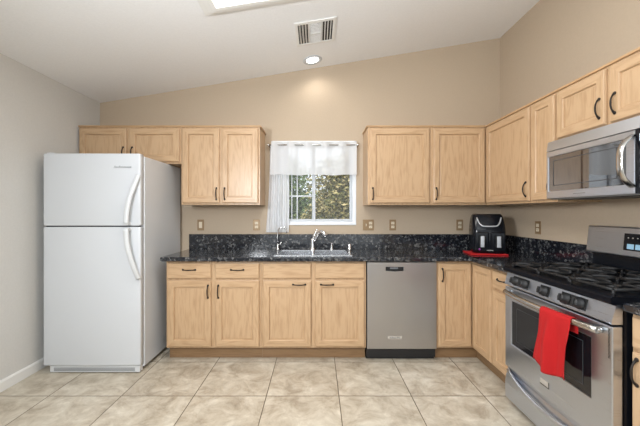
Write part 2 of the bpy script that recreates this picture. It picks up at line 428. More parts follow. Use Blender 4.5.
# ------------------------------------------------------------------ cabinets
def pull(length=.108, horiz=False):
    """bowed dark bronze pull centred at origin, standing out along -y"""
    mb = MB(); n = 14; h = length/2
    pts = []; rs = []
    for i in range(n+1):
        t = -1+2*i/n
        pts.append((h*t, -.021*(1-abs(t)**2.6)-.003, 0)); rs.append(.0036+.0016*(1-abs(t)) + (.0022 if abs(t) > .85 else 0))
    if not horiz: pts = [(p[2], p[1], p[0]) for p in pts]
    mb.tube(pts, rs, 10)
    for sgn in (-1, 1):
        c = (h*sgn, 0, 0) if horiz else (0, 0, h*sgn)
        mb.lathe([(0, -.006), (.0065, -.006), (.009, -.002), (.009, 0), (0, 0)], c, 'y', 12)
    return mb
def door_mesh(w, h, t=.02, rail=.058, panel=True):
    bm = bmesh.new()
    prof = [(0, 0), (0, -t+.009), (.002, -t+.0085), (.0045, -t+.002), (.008, -t)]
    if panel: prof += [(rail-.003, -t), (rail, -t+.003), (rail+.0025, -t+.0125), (rail+.009, -t+.0125), (rail+.012, -t+.0105)]
    rings = []
    for ins, y in prof:
        rings.append([bm.verts.new(p) for p in ((ins, y, ins), (w-ins, y, ins), (w-ins, y, h-ins), (ins, y, h-ins))])
    for A, B in zip(rings, rings[1:]):
        for k in range(4):
            f = bm.faces.new((A[k], A[(k+1) % 4], B[(k+1) % 4], B[k])); f.material_index = 1 if k in (0, 2) else 0
    f = bm.faces.new(rings[-1]); f.material_index = 0 if panel else 1
    f = bm.faces.new(rings[0][::-1])
    o = MB(); o.bm.free(); o.bm = bm
    return o
WOODS = [M['wood'], M['woodh']]
def add_door(parent, x0, x1, z0, z1, px=None, pz=None, horiz=False, name='door', panel=True, hl=.108):
    o = door_mesh(x1-x0, z1-z0, panel=panel).build(name, WOODS, parent); o.location = (x0, 0, z0)
    if px is not None:
        p = pull(hl, horiz).build('handle', M['bronze'], o); p.location = (px-x0, -.02, pz-z0)
    return o
def face_frame(parent, xs, zs, holes, y0=.0005, y1=.018, name='face_frame', x_off=0):
    mb = MB(); mb.cells(xs, zs, lambda i, j: (i, j) not in holes, lambda u, v, q: (u, q, v), y0, y1, bev=.001)
    return mb.build(name, M['wood'], parent)
def carcass(parent, w, d, z0, z1, top=True, name='body'):
    mb = MB(); t = .016
    mb.box(0, t, .0185, d, z0, z1); mb.box(w-t, w, .0185, d, z0, z1)
    mb.box(t, w-t, .0185, d, z0, z0+t); mb.box(t, w-t, d-.008, d, z0+t, z1-(t if top else 0))
    if top: mb.box(t, w-t, .0185, d, z1-t, z1)
    return mb.build(name, M['wood'], parent)
def moulding(parent, w, z, left=False, right=False, d=.32, mat=None):
    """small lip round the top of a wall cabinet"""
    mb = MB(); x0 = -.012 if left else 0; x1 = w+.012 if right else w
    mb.box(x0, x1, -.012, d, z-.0, z+.014, .002)
    return mb.build('top_moulding', M['edge'], parent)

DF = 2.803      # face of the base cabinets on the back wall (doors stand 2 cm proud)
DD = YB-DF-.003
BZ0, BZ1 = .114, .874
def px2(x, Y): return (x-317)*Y/320
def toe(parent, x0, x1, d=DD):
    MB().box(x0, x1, .062, .078, .0005, BZ0-.0005).build('toe_kick', M['woodshade'], parent)

# A: two drawers over two doors
A0, A1 = -1.318, -.487
c = empty('base_cabinet', (A0, DF, 0), 0, 'light maple base cabinet with two drawers and two doors, right beside the refrigerator', 'cabinet')
wA = A1-A0-.001
carcass(c, wA, DD, BZ0, BZ1, False)
face_frame(c, [0, .035, wA/2-.02, wA/2+.02, wA-.035, wA], [BZ0, .15, .70, .735, .84, BZ1], {(1, 1), (3, 1), (1, 3), (3, 3)})
toe(c, 0, wA)
d1 = (.014, .397); d2 = (.431, wA-.014)
for i, (a, b_) in enumerate((d1, d2)):
    add_door(c, a, b_, .735-.012, .858, (a+b_)/2, .80, True, 'drawer', False, .108)
    add_door(c, a, b_, .128, .707, b_-.028 if i == 0 else a+.028, .61, False)
# B: sink base, tilt-out fronts over two doors
B0, B1 = A1, .430
c = empty('sink_cabinet', (B0, DF, 0), 0, 'light maple sink cabinet under the window, two plain false fronts over two doors', 'cabinet')
wB = B1-B0-.001
carcass(c, wB, DD, BZ0, BZ1, False)
face_frame(c, [0, .035, wB/2-.02, wB/2+.02, wB-.035, wB], [BZ0, .15, .70, .735, .84, BZ1], {(1, 1), (3, 1), (1, 3), (3, 3)})
toe(c, 0, wB)
for i, (a, b_) in enumerate(((.014, .437), (.470, wB-.014))):
    add_door(c, a, b_, .735-.012, .858, name='false_front', panel=False)
    add_door(c, a, b_, .128, .707, b_-.105 if i == 0 else a+.105, .672, True)
# corner base cabinet, L shaped
C0 = 1.046; RX = 1.368      # RX: face of the right hand run
CY = 2.479
c = empty('corner_cabinet', (C0, DF, 0), 0, 'light maple L-shaped corner base cabinet with one door on each side of the inner corner', 'cabinet')
xw = XR-.003-C0; yc = CY-DF; rx = RX-C0
mb = MB(); t = .016
mb.box(0, t, .0185, DD, BZ0, BZ1); mb.box(t, xw, DD-.008, DD, BZ0, BZ1); mb.box(xw-.008, xw, yc, DD-.008, BZ0, BZ1)
mb.box(rx+.0185, xw-.008, yc, yc+t, BZ0, BZ1); mb.prism([(t, .0185), (rx+.0185, .0185), (rx+.0185, yc+t), (xw-.008, yc+t), (xw-.008, DD-.008), (t, DD-.008)], 'z', BZ0, BZ0+t)
mb.build('body', M['wood'], c)
face_frame(c, [0, .025, rx-.02, rx], [BZ0, .15, .84, BZ1], {(1, 1)})
f2 = face_frame(c, [0, .02, -yc-.025, -yc-.0005], [BZ0, .15, .84, BZ1], {(1, 1)}); f2.location = (rx, -.0005, 0); f2.rotation_euler = (0, 0, FACE_R)
toe(c, 0, rx+.062)
t2 = MB().box(-.062, -yc, .062, .078, .0005, BZ0-.0005).build('toe_kick', M['woodshade'], c); t2.location = (rx, 0, 0); t2.rotation_euler = (0, 0, FACE_R)
add_door(c, .012, rx-.022, .128, .856, .045, .755, False)
o = add_door(c, 0, -yc-.022-.01, .128, .856); o.rotation_euler = (0, 0, FACE_R); o.location = (rx, -.022, .128)

# narrow drawer cabinet between corner and range
NR0 = 2.192
c = empty('base_cabinet', (RX, CY-.0005, 0), FACE_R, 'narrow light maple base cabinet between the corner cabinet and the range', 'cabinet')
wN = CY-NR0-.001; dN = XR-.003-RX
carcass(c, wN, dN, BZ0, BZ1, False)
face_frame(c, [0, .03, wN-.03, wN], [BZ0, .15, .70, .735, .84, BZ1], {(1, 1), (1, 3)}); toe(c, 0, wN)
add_door(c, .010, wN-.014, .723, .858, wN/2+.0, .80, True, 'drawer', False, .108)
add_door(c, .010, wN-.014, .128, .707, wN-.043, .60, False)
# cabinet on the near side of the range
c = empty('base_cabinet', (RX, 1.386, 0), FACE_R, 'light maple base cabinet at the right edge of the picture, near side of the range', 'cabinet')
wE = .52
carcass(c, wE, dN, BZ0, BZ1, False)
face_frame(c, [0, .03, wE-.03, wE], [BZ0, .15, .70, .735, .84, BZ1], {(1, 1), (1, 3)}); toe(c, 0, wE)
add_door(c, .012, wE-.014, .723, .858, wE/2, .80, True, 'drawer', False)
add_door(c, .012, wE-.014, .128, .707, .038, .626, False)

# wall cabinets
UF = 3.08; UD = YB-UF-.003; UZ0, UZ1 = 1.372, 2.120
def upper(x0, w, z0, z1, label, doors, left=False, right=False, name='wall_cabinet', loc=None, rz=0, depth=UD, stile=.02, group=None):
    c = empty(name, loc if loc else (x0, UF, 0), rz, label, 'cabinet', group)
    w -= .001
    carcass(c, w, depth, z0, z1, True)
    xs = [0, .03]; holes = set()
    for k, (a, b_, *_r) in enumerate(doors[:-1]): xs += [b_-.01, doors[k+1][0]+.01]
    xs += [w-.03, w]
    for k in range(len(doors)): holes.add((1+2*k, 1))
    face_frame(c, xs, [z0, z0+.035, z1-.035, z1], holes)
    moulding(c, w, z1, left, right, depth)
    for a, b_, hx, hz in doors: add_door(c, a, b_, z0+.016, z1-.014, hx, hz)
    return c
upper(-2.290, .984, 1.767, UZ1, 'short light maple two-door wall cabinet above the refrigerator', [(.012, .466, .466-.03, 1.868), (.492, .970, .492+.03, 1.868)], loc=(-2.290, UF, 0))
upper(0, .757, UZ0, UZ1, 'tall light maple two-door wall cabinet left of the window', [(.016, .371, .371-.028, 1.478), (.393, .743, .393+.028, 1.478)], right=True, loc=(-1.305, UF, 0))
upper(0, .608, UZ0, UZ1, 'light maple single-door wall cabinet just right of the window', [(.020, .589, .020+.026, 1.478)], left=True, loc=(.488, UF, 0))
# corner wall cabinet
UX = 1.632; RYc = 2.427
c = empty('corner_wall_cabinet', (1.097, UF, 0), 0, 'light maple corner wall cabinet above the air fryer, doors on both walls', 'cabinet')
xw = XR-.003-1.097; rx = UX-1.097; yc = RYc-UF
mb = MB()
mb.box(0, t, .0185, UD, UZ0+t, UZ1-t); mb.box(t, xw, UD-.008, UD, UZ0+t, UZ1-t); mb.box(xw-.008, xw, yc, UD-.008, UZ0+t, UZ1-t); mb.box(rx+.0185, xw-.008, yc, yc+t, UZ0+t, UZ1-t)
Lp = [(0, .0185), (rx+.0185, .0185), (rx+.0185, yc), (xw, yc), (xw, UD), (0, UD)]
mb.prism(Lp, 'z', UZ0, UZ0+t); mb.prism(Lp, 'z', UZ1-t, UZ1)
mb.build('body', M['wood'], c)
face_frame(c, [0, .028, rx-.03, rx], [UZ0, UZ0+.035, UZ1-.035, UZ1], {(1, 1)})
f2 = face_frame(c, [0, .04, -yc-.03, -yc-.0005], [UZ0, UZ0+.035, UZ1-.035, UZ1], {(1, 1)}); f2.location = (rx, -.0005, 0); f2.rotation_euler = (0, 0, FACE_R)
mb = MB(); mb.prism([(0, -.012), (rx-.012, -.012), (rx-.012, yc), (xw, yc), (xw, UD), (0, UD)], 'z', UZ1, UZ1+.014); mb.build('top_moulding', M['edge'], c)
add_door(c, .018, rx-.022, UZ0+.016, UZ1-.014, .018+.026, 1.478)
o = add_door(c, 0, -yc-.024-.012, UZ0+.016, UZ1-.014, -yc-.036-.032, 1.478); o.rotation_euler = (0, 0, FACE_R); o.location = (rx, -.024, UZ0+.016)
RD = XR-.003-UX
upper(0, .2575, UZ0, UZ1, 'narrow light maple wall cabinet between corner cabinet and microwave', [(.008, .246, .246-.03, 1.478)], loc=(UX, RYc-.0005, 0), rz=FACE_R, depth=RD)
upper(0, .774, 1.778, UZ1, 'light maple two-door wall cabinet above the microwave', [(.010, .374, .374-.034, 1.893), (.402, .762, .402+.034, 1.893)], loc=(UX, 2.168, 0), rz=FACE_R, depth=RD)

# ------------------------------------------------------------------ countertops
CF = 2.752; CX0 = -1.352; CRX = 1.318
us = [CX0, -.362, .292, CRX, XR-.002]; vs = [2.192, CF, 2.85, 3.235, YB-.002]
mb = MB()
mb.cells(us, vs, lambda i, j: (j >= 1 or i == 3) and not (i == 1 and j == 2), lambda u, v, q: (u, v, q), .8755, .914, bev=.008)
ct = mb.build('countertop', M['granite']); tag(ct, 'dark speckled granite L-shaped countertop with sink cutout and matching backsplash', 'countertop')
mb = MB(); mb.cells([-1.346, XR-.022, XR-.002], [2.192, YB-.022, YB-.002], lambda i, j: (i == 1 or j == 1), lambda u, v, q: (u, v, q), .9142, 1.070, bev=.003)
mb.build('backsplash', M['granite'], ct)
mb = MB().box(CRX, XR-.002, .86, 1.384, .8755, .914, .008)
c2 = mb.build('countertop', M['granite']); tag(c2, 'small dark granite countertop piece at the right edge, near side of range', 'countertop')
MB().box(XR-.022, XR-.002, .86, 1.384, .9142, 1.070, .003).build('backsplash', M['granite'], c2)

# ------------------------------------------------------------------ sink and taps
mb = MB(); sx = [-.384, -.354, -.048, -.022, .284, .314]; sy = [2.83, 2.868, 3.215, 3.255]
bow = {(1, 1), (3, 1)}
mb.cells(sx, sy, lambda i, j: (i, j) not in bow, lambda u, v, q: (u, v, q), .9145, .9195, bev=.0015)
for (a, b_) in ((sx[1], sx[2]), (sx[3], sx[4])):
    i_ = .012; z = .735
    prof = [(0, .918), (.001, .86), (.006, .76), (.02, .742), (.05, z)]
    rings = []
    for ins, zz in prof:
        rings.append([mb.bm.verts.new(p) for p in ((a+ins, sy[1]+ins, zz), (b_-ins, sy[1]+ins, zz), (b_-ins, sy[2]-ins, zz), (a+ins, sy[2]-ins, zz))])
    for A_, B_ in zip(rings, rings[1:]):
        for k in range(4): mb.bm.faces.new((A_[k], A_[(k+1) % 4], B_[(k+1) % 4], B_[k]))
    mb.bm.faces.new(rings[-1])
snk = mb.build('sink', M['sinksteel'], recalc=False); tag(snk, 'double-bowl stainless steel sink set in the granite below the window', 'sink')
for xc in (-.201, .131): MB().lathe([(0, .739), (.03, .739), (.042, .743), (.044, .7365)], (xc, 3.04, 0), 'z', 20).build('drain', M['chrome'], snk)

CT = .9145
# main pull-out faucet
f = empty('faucet', (-.045, 3.30, CT), 0, 'chrome pull-out kitchen faucet with angled spout, centre of the sink', 'faucet')
MB().lathe([(0, 0), (.032, 0), (.032, .006), (.024, .014), (.021, .03), (.021, .10), (.019, .115), (0, .118)], seg=20).build('body', M['chrome'], f)
MB().tube([(.0, .0, .055), (.03, -.015, .12), (.06, -.03, .175), (.085, -.045, .185), (.115, -.06, .172), (.14, -.075, .145)], [.017, .0175, .018, .019, .021, .019], 16).build('spout', M['chrome'], f)
MB().tube([(0, 0, .115), (.018, .0, .155), (.05, 0, .215)], [.017, .010, .007], 12).build('lever', M['chrome'], f)
# filtered water tap
f = empty('water_filter_tap', (-.405, 3.30, CT), 0, 'slim chrome gooseneck filter tap at the left end of the sink', 'tap')
MB().lathe([(0, 0), (.022, 0), (.020, .006), (.011, .012), (.010, .05), (.008, .06), (0, .06)], seg=16).build('base', M['chrome'], f)
pts = [(0, 0, .055), (-.004, 0, .12), (.0, 0, .165)]
for k in range(11):
    a = PI-PI*1.08*k/10; pts.append((.048+.046*math.cos(a), -.01*k/10, .185+.05*math.sin(a)))
MB().tube(pts, .0068, 12).build('spout', M['chrome'], f)
MB().tube([(0, 0, .04), (.022, -.01, .055), (.04, -.015, .075)], [.006, .006, .008], 10).build('lever', M['chrome'], f)
f = empty('soap_dispenser', (.150, 3.30, CT), 0, 'short chrome soap dispenser just right of the main faucet', 'soap dispenser')
MB().lathe([(0, 0), (.02, 0), (.02, .005), (.012, .012), (.012, .035), (.009, .05), (0, .052)], seg=16).build('collar', M['chrome'], f)
MB().tube([(0, 0, .045), (0, 0, .066), (-.0, -.03, .07), (0, -.05, .064)], [.006, .007, .006, .005], 10).build('nozzle', M['chrome'], f)
f = empty('air_gap_cap', (.335, 3.30, CT), 0, 'small chrome air gap cap on the counter at the right end of the sink', 'air gap')
MB().lathe([(0, 0), (.022, 0), (.022, .004), (.018, .006), (.018, .05), (.015, .06), (0, .064)], seg=18).build('cap', M['chrome'], f)

# ------------------------------------------------------------------ dishwasher
D0, D1 = .4325, 1.0435; wD = D1-D0
c = empty('dishwasher', (D0, DF, 0), 0, 'stainless steel dishwasher between sink cabinet and corner cabinet', 'dishwasher')
MB().box(.004, wD-.004, .012, DD-.01, .03, .868).build('body', M['blackm'], c)
d = MB(); d.cells([.004, .165, .322, wD-.004], [.112, .79, .826, .866], lambda i, j: not (i == 1 and j == 1), lambda u, v, q: (u, q, v), -.022, .010, bev=.003)
dd = d.build('door', M['steeldw'], c)
h = MB(); h.box(.165, .322, -.008, .009, .79, .826); h.tube([(.17, -.021, .795), (.243, -.026, .79), (.317, -.021, .795)], .004, 8); h.build('handle', M['blackm'], dd)
k = MB(); k.box(.205, .275, -.012, -.009, .806, .82); k.build('handle_insert', M['mark'], dd)
bd = MB(); bx0, bx1, bz0, bz1 = .212, .34-.0, .198, .226
bx0, bx1 = .185, .305
bd.cells([bx0, bx0+.006, bx1-.006, bx1], [bz0, bz0+.006, bz1-.006, bz1], lambda i, j: True, lambda u, v, q: (u, q, v), -.0245, -.0225)
b_o = bd.build('badge', M['pale'], dd)
lt = MB()
for q_ in range(10): lt.box(bx0+.014+q_*.0095, bx0+.0205+q_*.0095, -.0253, -.0245, bz0+.008, bz0+.015+(.004 if q_ in (0, 2, 7) else 0))
lt.build('lettering', M['mark'], dd)
MB().box(.004, wD-.004, .045, .06, .0005, .1115).build('toe_kick', M['blackm'], c)

# ------------------------------------------------------------------ refrigerator
FX0, FX1 = -2.212, -1.422; wf = FX1-FX0
r = empty('refrigerator', (FX0, 2.637, 0), 0, 'white top-freezer refrigerator standing against the left wall', 'refrigerator')
MB().box(.003, wf, .002, 3.335-2.637, .03, 1.7615, .006).build('body', M['fridge'], r)
def frdoor(z0, z1, name):
    mb = MB(); pts = []
    n = 16; W_ = wf-.004
    # slightly crowned front, rounded vertical edges
    pts.append((.0, -.004)); pts.append((0, -.040))
    for i in range(5): a = i/4*PI/2; pts.append((.014-.014*math.cos(a), -.044-.012*math.sin(a)))
    for i in range(1, n): u = i/n; pts.append((.014+u*(W_-.028), -.056-.007*math.sin(PI*u)))
    for i in range(5): a = i/4*PI/2; pts.append((W_-.014+.014*math.sin(a), -.044-.012*math.cos(a)))
    pts.append((W_, -.040)); pts.append((W_, -.004))
    bm = mb.bm; prof = [(0, 1)]
    rings = []
    for zz, sc_ in ((z0, .985), (z0+.004, .996), (z0+.012, 1), (z1-.012, 1), (z1-.004, .996), (z1, .985)):
        rings.append([bm.verts.new((W_/2+(x-W_/2)*sc_, -.004+(y+.004)*(1-(1-sc_)*6), zz)) for x, y in pts])
    for A_, B_ in zip(rings, rings[1:]):
        for k in range(len(pts)):
            f = bm.faces.new((A_[k], A_[(k+1) % len(pts)], B_[(k+1) % len(pts)], B_[k])); f.smooth = k not in (0, len(pts)-1)
    bm.faces.new(rings[0]); bm.faces.new(rings[-1][::-1])
    return mb.build(name, M['fridge'], r)
fz = frdoor(1.192, 1.775, 'freezer_door'); fd = frdoor(.062, 1.182, 'refrigerator_door')
MB().box(.02, wf-.03, -.045, .0, 1.182, 1.192).build('gasket', M['gasket'], r)
def bow(zs, xs, name, par):
    pts = []; rs = []
    for z, x, y in zip(zs, xs, [-.062, -.088, -.102, -.106, -.106][:len(zs)]):
        pts.append(Vector((x, y, z)))
    # smooth subdivision
    out = []; n = len(pts)
    for i in range(n-1):
        p0 = pts[max(i-1, 0)]; p1 = pts[i]; p2 = pts[i+1]; p3 = pts[min(i+2, n-1)]
        for k in range(5):
            t_ = k/5; out.append(.5*((2*p1)+(p2-p0)*t_+(2*p0-5*p1+4*p2-p3)*t_*t_+(3*p1-p0-3*p2+p3)*t_**3))
    out.append(pts[-1])
    mb = MB(); mb.tube(out, [.017]*len(out), 14, flat=(1.2, .7), up=(0, 1, 0))
    e = out[-1]; s_ = 1 if e.z > out[0].z else -1
    mb.box(e.x-.017, e.x+.017, -.108, -.055, e.z-.012, e.z+.012, .004)
    return mb.build(name, M['fridgehandle'], par)
bow([1.60, 1.52, 1.42, 1.31, 1.212], [.775, .757, .727, .707, .700], 'handle', fz)
bow([.765, .85, .95, 1.06, 1.164], [.775, .755, .729, .707, .700], 'handle', fd)
lg = MB()
for q_ in range(11): lg.box(.582+q_*.0125, .591+q_*.0125, -.0635, -.0575, 1.663, 1.669+(.006 if q_ in (0, 3) else 0))
lg.box(.575, .715, -.0635, -.0575, 1.6585, 1.6605)
lg.build('lettering', M['faint'], fz)
g = MB(); g.box(.05, wf-.012, -.048, .0, .006, .058, .004, 0)
for q_ in range(3): g.box(.085, wf-.05, -.050, -.0478, .018+q_*.010, .024+q_*.010, 0, 1)
g.build('base_grille', [M['fridgehandle'], M['greyplastic']], r)
for xx, yy in ((.06, .04), (wf-.05, .04), (.06, .6), (wf-.05, .6)): MB().lathe([(0, 0.0005), (.016, .0005), (.018, .012), (.009, .014), (.009, .0295), (0, .0295)], (xx, yy, 0), 'z', 14).build('foot', M['greyplastic'], r)
MB().box(.02, .075, -.04, .02, 1.7755, 1.787, .004).build('hinge_cover', M['fridgehandle'], r)

# ------------------------------------------------------------------ range
RW = .797; RYL = 2.187
g = empty('range', (1.285, RYL, 0), FACE_R, 'stainless steel gas range with black cooktop along the right wall', 'stove')
dR = XR-.003-1.285
MB().box(.010, RW-.010, .052, dR-.02, .025, .8985).build('body', M['black'], g)
for xx, yy in ((.05, .09), (RW-.05, .09), (.05, .58), (RW-.05, .58)): MB().lathe([(0, .0005), (.018, .0005), (.018, .01), (.009, .012), (.009, .0245), (0, .0245)], (xx, yy, 0), 'z', 12).build('foot', M['blackm'], g)
# storage drawer
mb = MB(); mb.prism([(.05, .045), (.006, .045), (.0, .055), (-.002, .15), (.006, .20), (.016, .225), (.018, .252), (.05, .252)], 'x', .004, RW-.004)
dw = mb.build('drawer', M['steel'], g)
pts = []
for i in range(25):
    t_ = -1+2*i/24; pts.append((RW/2+t_*(RW/2-.02), .008-.034*(1-t_*t_), .235-.045*(1-t_*t_)))
MB().tube(pts, .011, 12, flat=(.8, 1.3), up=(0, 0, 1)).build('handle', M['steel'], dw)
# oven door
mb = MB(); wx0, wx1, wz0, wz1 = .070, .685, .430, .715
mb.cells([.002, wx0, wx1, RW-.002], [.263, wz0, wz1, .802], lambda i, j: not (i == 1 and j == 1), lambda u, v, q: (u, q, v), 0, .046, bev=.004)
od = mb.build('oven_door', M['steel'], g)
wn_ = MB(); wn_.box(wx0+.0005, wx1-.0005, .006, .02, wz0+.0005, wz1-.0005)
wo = wn_.build('oven_window', M['ovenglass'], od)
fr_ = MB(); fr_.cells([wx0+.05, wx0+.053, wx1-.053, wx1-.05], [wz0+.035, wz0+.038, wz1-.038, wz1-.035], lambda i, j: not (i == 1 and j == 1), lambda u, v, q: (u, q, v), .004, .0058)
fr_.build('window_border', M['ironline'], od)
v = MB()
for q_ in range(22): v.box(RW-.022, RW-.014, -.001, .0, .66+q_*.006, .663+q_*.006)
v.build('vent_slots', M['blackm'], od)
pts = []
for i in range(25):
    t_ = -1+2*i/24; pts.append((RW/2+t_*(RW/2-.045), -.024-.034*(1-t_*t_), .772))
h = MB(); h.tube(pts, .0165, 14)
for xx in (.056, RW-.056): h.tube([(xx, .0, .772), (xx, -.028, .772)], [.015, .012], 12)
h.build('handle', M['satin'], od)
b_ = MB(); b_.box(RW/2-.05, RW/2+.02, -.003, -.0005, .322, .356, .001); bo = b_.build('badge', M['pale'], od)
l = MB(); l.box(RW/2-.05, RW/2+.02, -.0042, -.0031, .321, .3265); l.box(RW/2+.015, RW/2+.02, -.0042, -.0031, .3265, .356); l.build('badge_outline', M['blackm'], od)
# control panel
mb = MB(); mb.prism([(.045, .812), (.0, .812), (-.004, .818), (.016, .893), (.022, .898), (.045, .898)], 'x', .002, RW-.002)
cp = mb.build('control_panel', M['steel'], g)
for x0_, x1_ in ((.082, .238), (.335, .413), (.495, .658)):
    mb = MB(); mb.prism([(-.0010, .828), (-.0035, .828), (.0105, .884), (.0125, .884)], 'x', x0_, x1_, .001); mb.build('knob_bezel', M['blackm'], g)
for xx in (.118, .203, .374, .532, .620):
    kb = MB(); kb.lathe([(0, .0), (.030, .0), (.030, -.006), (.022, -.009), (.0195, -.03), (.017, -.034), (0, -.034)], (0, 0, 0), 'y', 22); kb.box(-.005, .005, -.042, -.03, -.018, .018, .002)
    ko = kb.build('knob', M['blackm'], g); ko.location = (xx, .003, .856); ko.rotation_euler = (math.radians(-14), 0, 0)
# cooktop
mb = MB(); mb.prism([(-.004, .9005), (-.012, .908), (-.012, .928), (-.004, .936), (.022, .936), (.03, .926), (.575, .926), (.575, .9005)], 'x', -.003, RW+.003)
for xx in (-.003, RW-.012): mb.box(xx, xx+.015, .02, .575, .925, .936, .003)
ck = mb.build('cooktop', M['hob'], g)
bur = [(.16, .15), (.16, .42), (.40, .285), (.64, .15), (.64, .42)]
for xx, yy in bur:
    mb = MB(); mb.lathe([(0, .9262), (.052, .9262), (.052, .932), (.044, .938), (.044, .944), (0, .944)], (xx, yy, 0), 'z', 24)
    bo = mb.build('burner', M['iron'], g)
    MB().lathe([(0, .9442), (.036, .9442), (.038, .948), (.034, .952), (0, .953)], (xx, yy, 0), 'z', 24).build('burner_cap', M['blackm'], bo)
def grate(x0, x1):
    mb = MB(); zt, zb = .958, .946; y0, y1 = .035, .545; b = .0075
    def bar(ax, ay, bx, by, arch=0):
        n = 5; mb.tube([(ax+(bx-ax)*i/n, ay+(by-ay)*i/n, .955+arch*math.sin(PI*i/n)) for i in range(n+1)], b, 8, flat=(.85, 1.15), up=(0, 0, 1))
    bar(x0, y0, x1, y0); bar(x0, y1, x1, y1); bar(x0, y0, x0, y1); bar(x1, y0, x1, y1)
    ym = (y0+y1)/2; bar(x0, ym, x1, ym)
    for cy in ((y0+ym)/2, (y1+ym)/2):
        cx = (x0+x1)/2
        for sx_, sy_ in ((-1, 0), (1, 0), (0, -1), (0, 1)):
            hx, hy = (x1-x0)/2, (ym-y0)/2
            bar(cx+sx_*hx, cy+sy_*hy, cx+sx_*.03, cy+sy_*.03, .006)
        for sx_, sy_ in ((-1, -1), (1, 1), (-1, 1), (1, -1)):
            hx, hy = (x1-x0)/2, (ym-y0)/2
            bar(cx+sx_*hx, cy+sy_*hy*.9, cx+sx_*.045, cy+sy_*.045, .006)
    for ax, ay in ((x0, y0), (x1, y0), (x0, y1), (x1, y1)): mb.tube([(ax, ay, .9265), (ax, ay, .956)], [.009, .007], 8)
    return mb.build('grate', M['iron'], g)
grate(.035, .275); grate(.285, .512); grate(.522, .762)
# backguard
mb = MB(); mb.prism([(.590, .9265), (.600, 1.035), (.646, 1.035), (.646, .9265)], 'x', .004, RW-.004, .003); mb.build('backguard_base', M['black'], g)
mb = MB(); mb.prism([(.560, 1.036), (.556, 1.044), (.572, 1.205), (.580, 1.212), (.646, 1.212), (.646, 1.036)], 'x', .0, RW-.0); bgd = mb.build('backguard', M['steel'], g)
nx = lambda z: .5555+(z-1.044)*.1
def onbg(mb, x0, x1, z0, z1, th, mi=0, off=0):
    mb.prism([(nx(z0)+.002, z0), (nx(z0)-th-off, z0), (nx(z1)-th-off, z1), (nx(z1)+.002, z1)], 'x', x0, x1, 0, mi); return mb
dp = onbg(MB(), .262, .545, 1.075, 1.175, .003, 0).build('display', M['black'], g)
for q_ in range(9): onbg(MB(), .285+q_*.028, .292+q_*.028, 1.146, 1.153, .0042).build('button', M['pale'], dp)
for q_ in range(5): onbg(MB(), .285+q_*.05, .326+q_*.05, 1.084, 1.114, .0042).build('touch_key', M['lcdblue'], dp)

# red towel over the oven handle
mb = MB(); bm = mb.bm
nu, nv = 26, 34; grid = []
ty0, ty1 = .450, .640      # along the handle (local range x)
def handle_y(x): t_ = (x-RW/2)/(RW/2-.045); return -.024-.034*(1-t_*t_)
for j in range(nv+1):
    row = []
    v_ = j/nv
    for i in range(nu+1):
        u = i/nu; x = ty0+(ty1-ty0)*u; hy = handle_y(x)
        # path: back drop -> over the bar -> front drop
        Lb, arc, Lf = .06, PI*.018, .285
        s_ = v_*(Lb+arc+Lf)
        if s_ < Lb: y = hy+.0200; z = .772-(Lb-s_)
        elif s_ < Lb+arc:
            a = (s_-Lb)/.018; y = hy+.0200*math.cos(a); z = .772+.0200*math.sin(a)
        else:
            d_ = s_-Lb-arc; fr2 = d_/Lf
            fold = (math.sin(u*2*PI*1.6+.6)*.015+math.sin(u*2*PI*3.3+1.9)*.006)*min(1, fr2*2.2)
            y = hy-.0200-.006*fr2+fold-.004*min(1, fr2*2.2); z = .772-d_-.035*fr2*(u-.5)*0+(-.028*math.sin(PI*u)**2*fr2)
            x = x+(-.055*fr2*(1-u)+.0*fr2)+.004*math.sin(fr2*5+u*7)
        row.append(bm.verts.new((x, y, z)))
    grid.append(row)
for j in range(nv):
    for i in range(nu):
        f = bm.faces.new((grid[j][i], grid[j][i+1], grid[j+1][i+1], grid[j+1][i])); f.smooth = True
tw = mb.build('towel', M['red']); tw.location = (1.285, RYL, 0); tw.rotation_euler = (0, 0, FACE_R)
tag(tw, 'bright red kitchen towel draped over the oven door handle', 'towel')
so = tw.modifiers.new('thick', 'SOLIDIFY'); so.thickness = .0025; so.offset = 0

# ------------------------------------------------------------------ microwave
MX = 1.553; MYL = 2.160; MW = .762
c = empty('microwave', (MX, MYL, 0), FACE_R, 'stainless over-the-range microwave with large bowed handle, above the range', 'microwave')
md = XR-.003-MX
MB().box(.001, MW-.001, .022, md, 1.387, 1.772, .003).build('body', M['greyplastic'], c)
mb = MB(); mb.prism([(.0215, 1.705), (-.004, 1.707), (.006, 1.770), (.0215, 1.772)], 'x', 0, MW); tp = mb.build('vent_strip', M['steel'], c)
mb = MB(); DX = .60
mb.cells([0, .018, DX-.045, DX], [1.392, 1.440, 1.668, 1.7035], lambda i, j: not (i == 1 and j == 1), lambda u, v, q: (u, q, v), -.004, .0215, bev=.003)
mdoor = mb.build('door', M['steel'], c)
wi = MB().box(.0185, DX-.0455, .0, .012, 1.4405, 1.6675).build('window', M['dglass'], mdoor)
fr_ = MB(); fr_.cells([.055, .06, DX-.10, DX-.095], [1.475, 1.479, 1.636, 1.640], lambda i, j: not (i == 1 and j == 1), lambda u, v, q: (u, q, v), -.0012, -.0002); fr_.build('window_border', M['ironline'], mdoor)
pts = []
for i in range(21):
    t_ = -1+2*i/20; pts.append((DX-.012, -.004-.062*(1-abs(t_)**3.2), 1.553+t_*.125))
mb = MB(); mb.tube(pts, .0135, 14, flat=(1.35, .6), up=(0, 1, 0)); mb.build('handle', M['satin'], mdoor)
lt = MB()
for q_ in range(10): lt.box(.225+q_*.009, .231+q_*.009, -.0048, -.0042, 1.412, 1.417)
lt.build('lettering', M['mark'], mdoor)
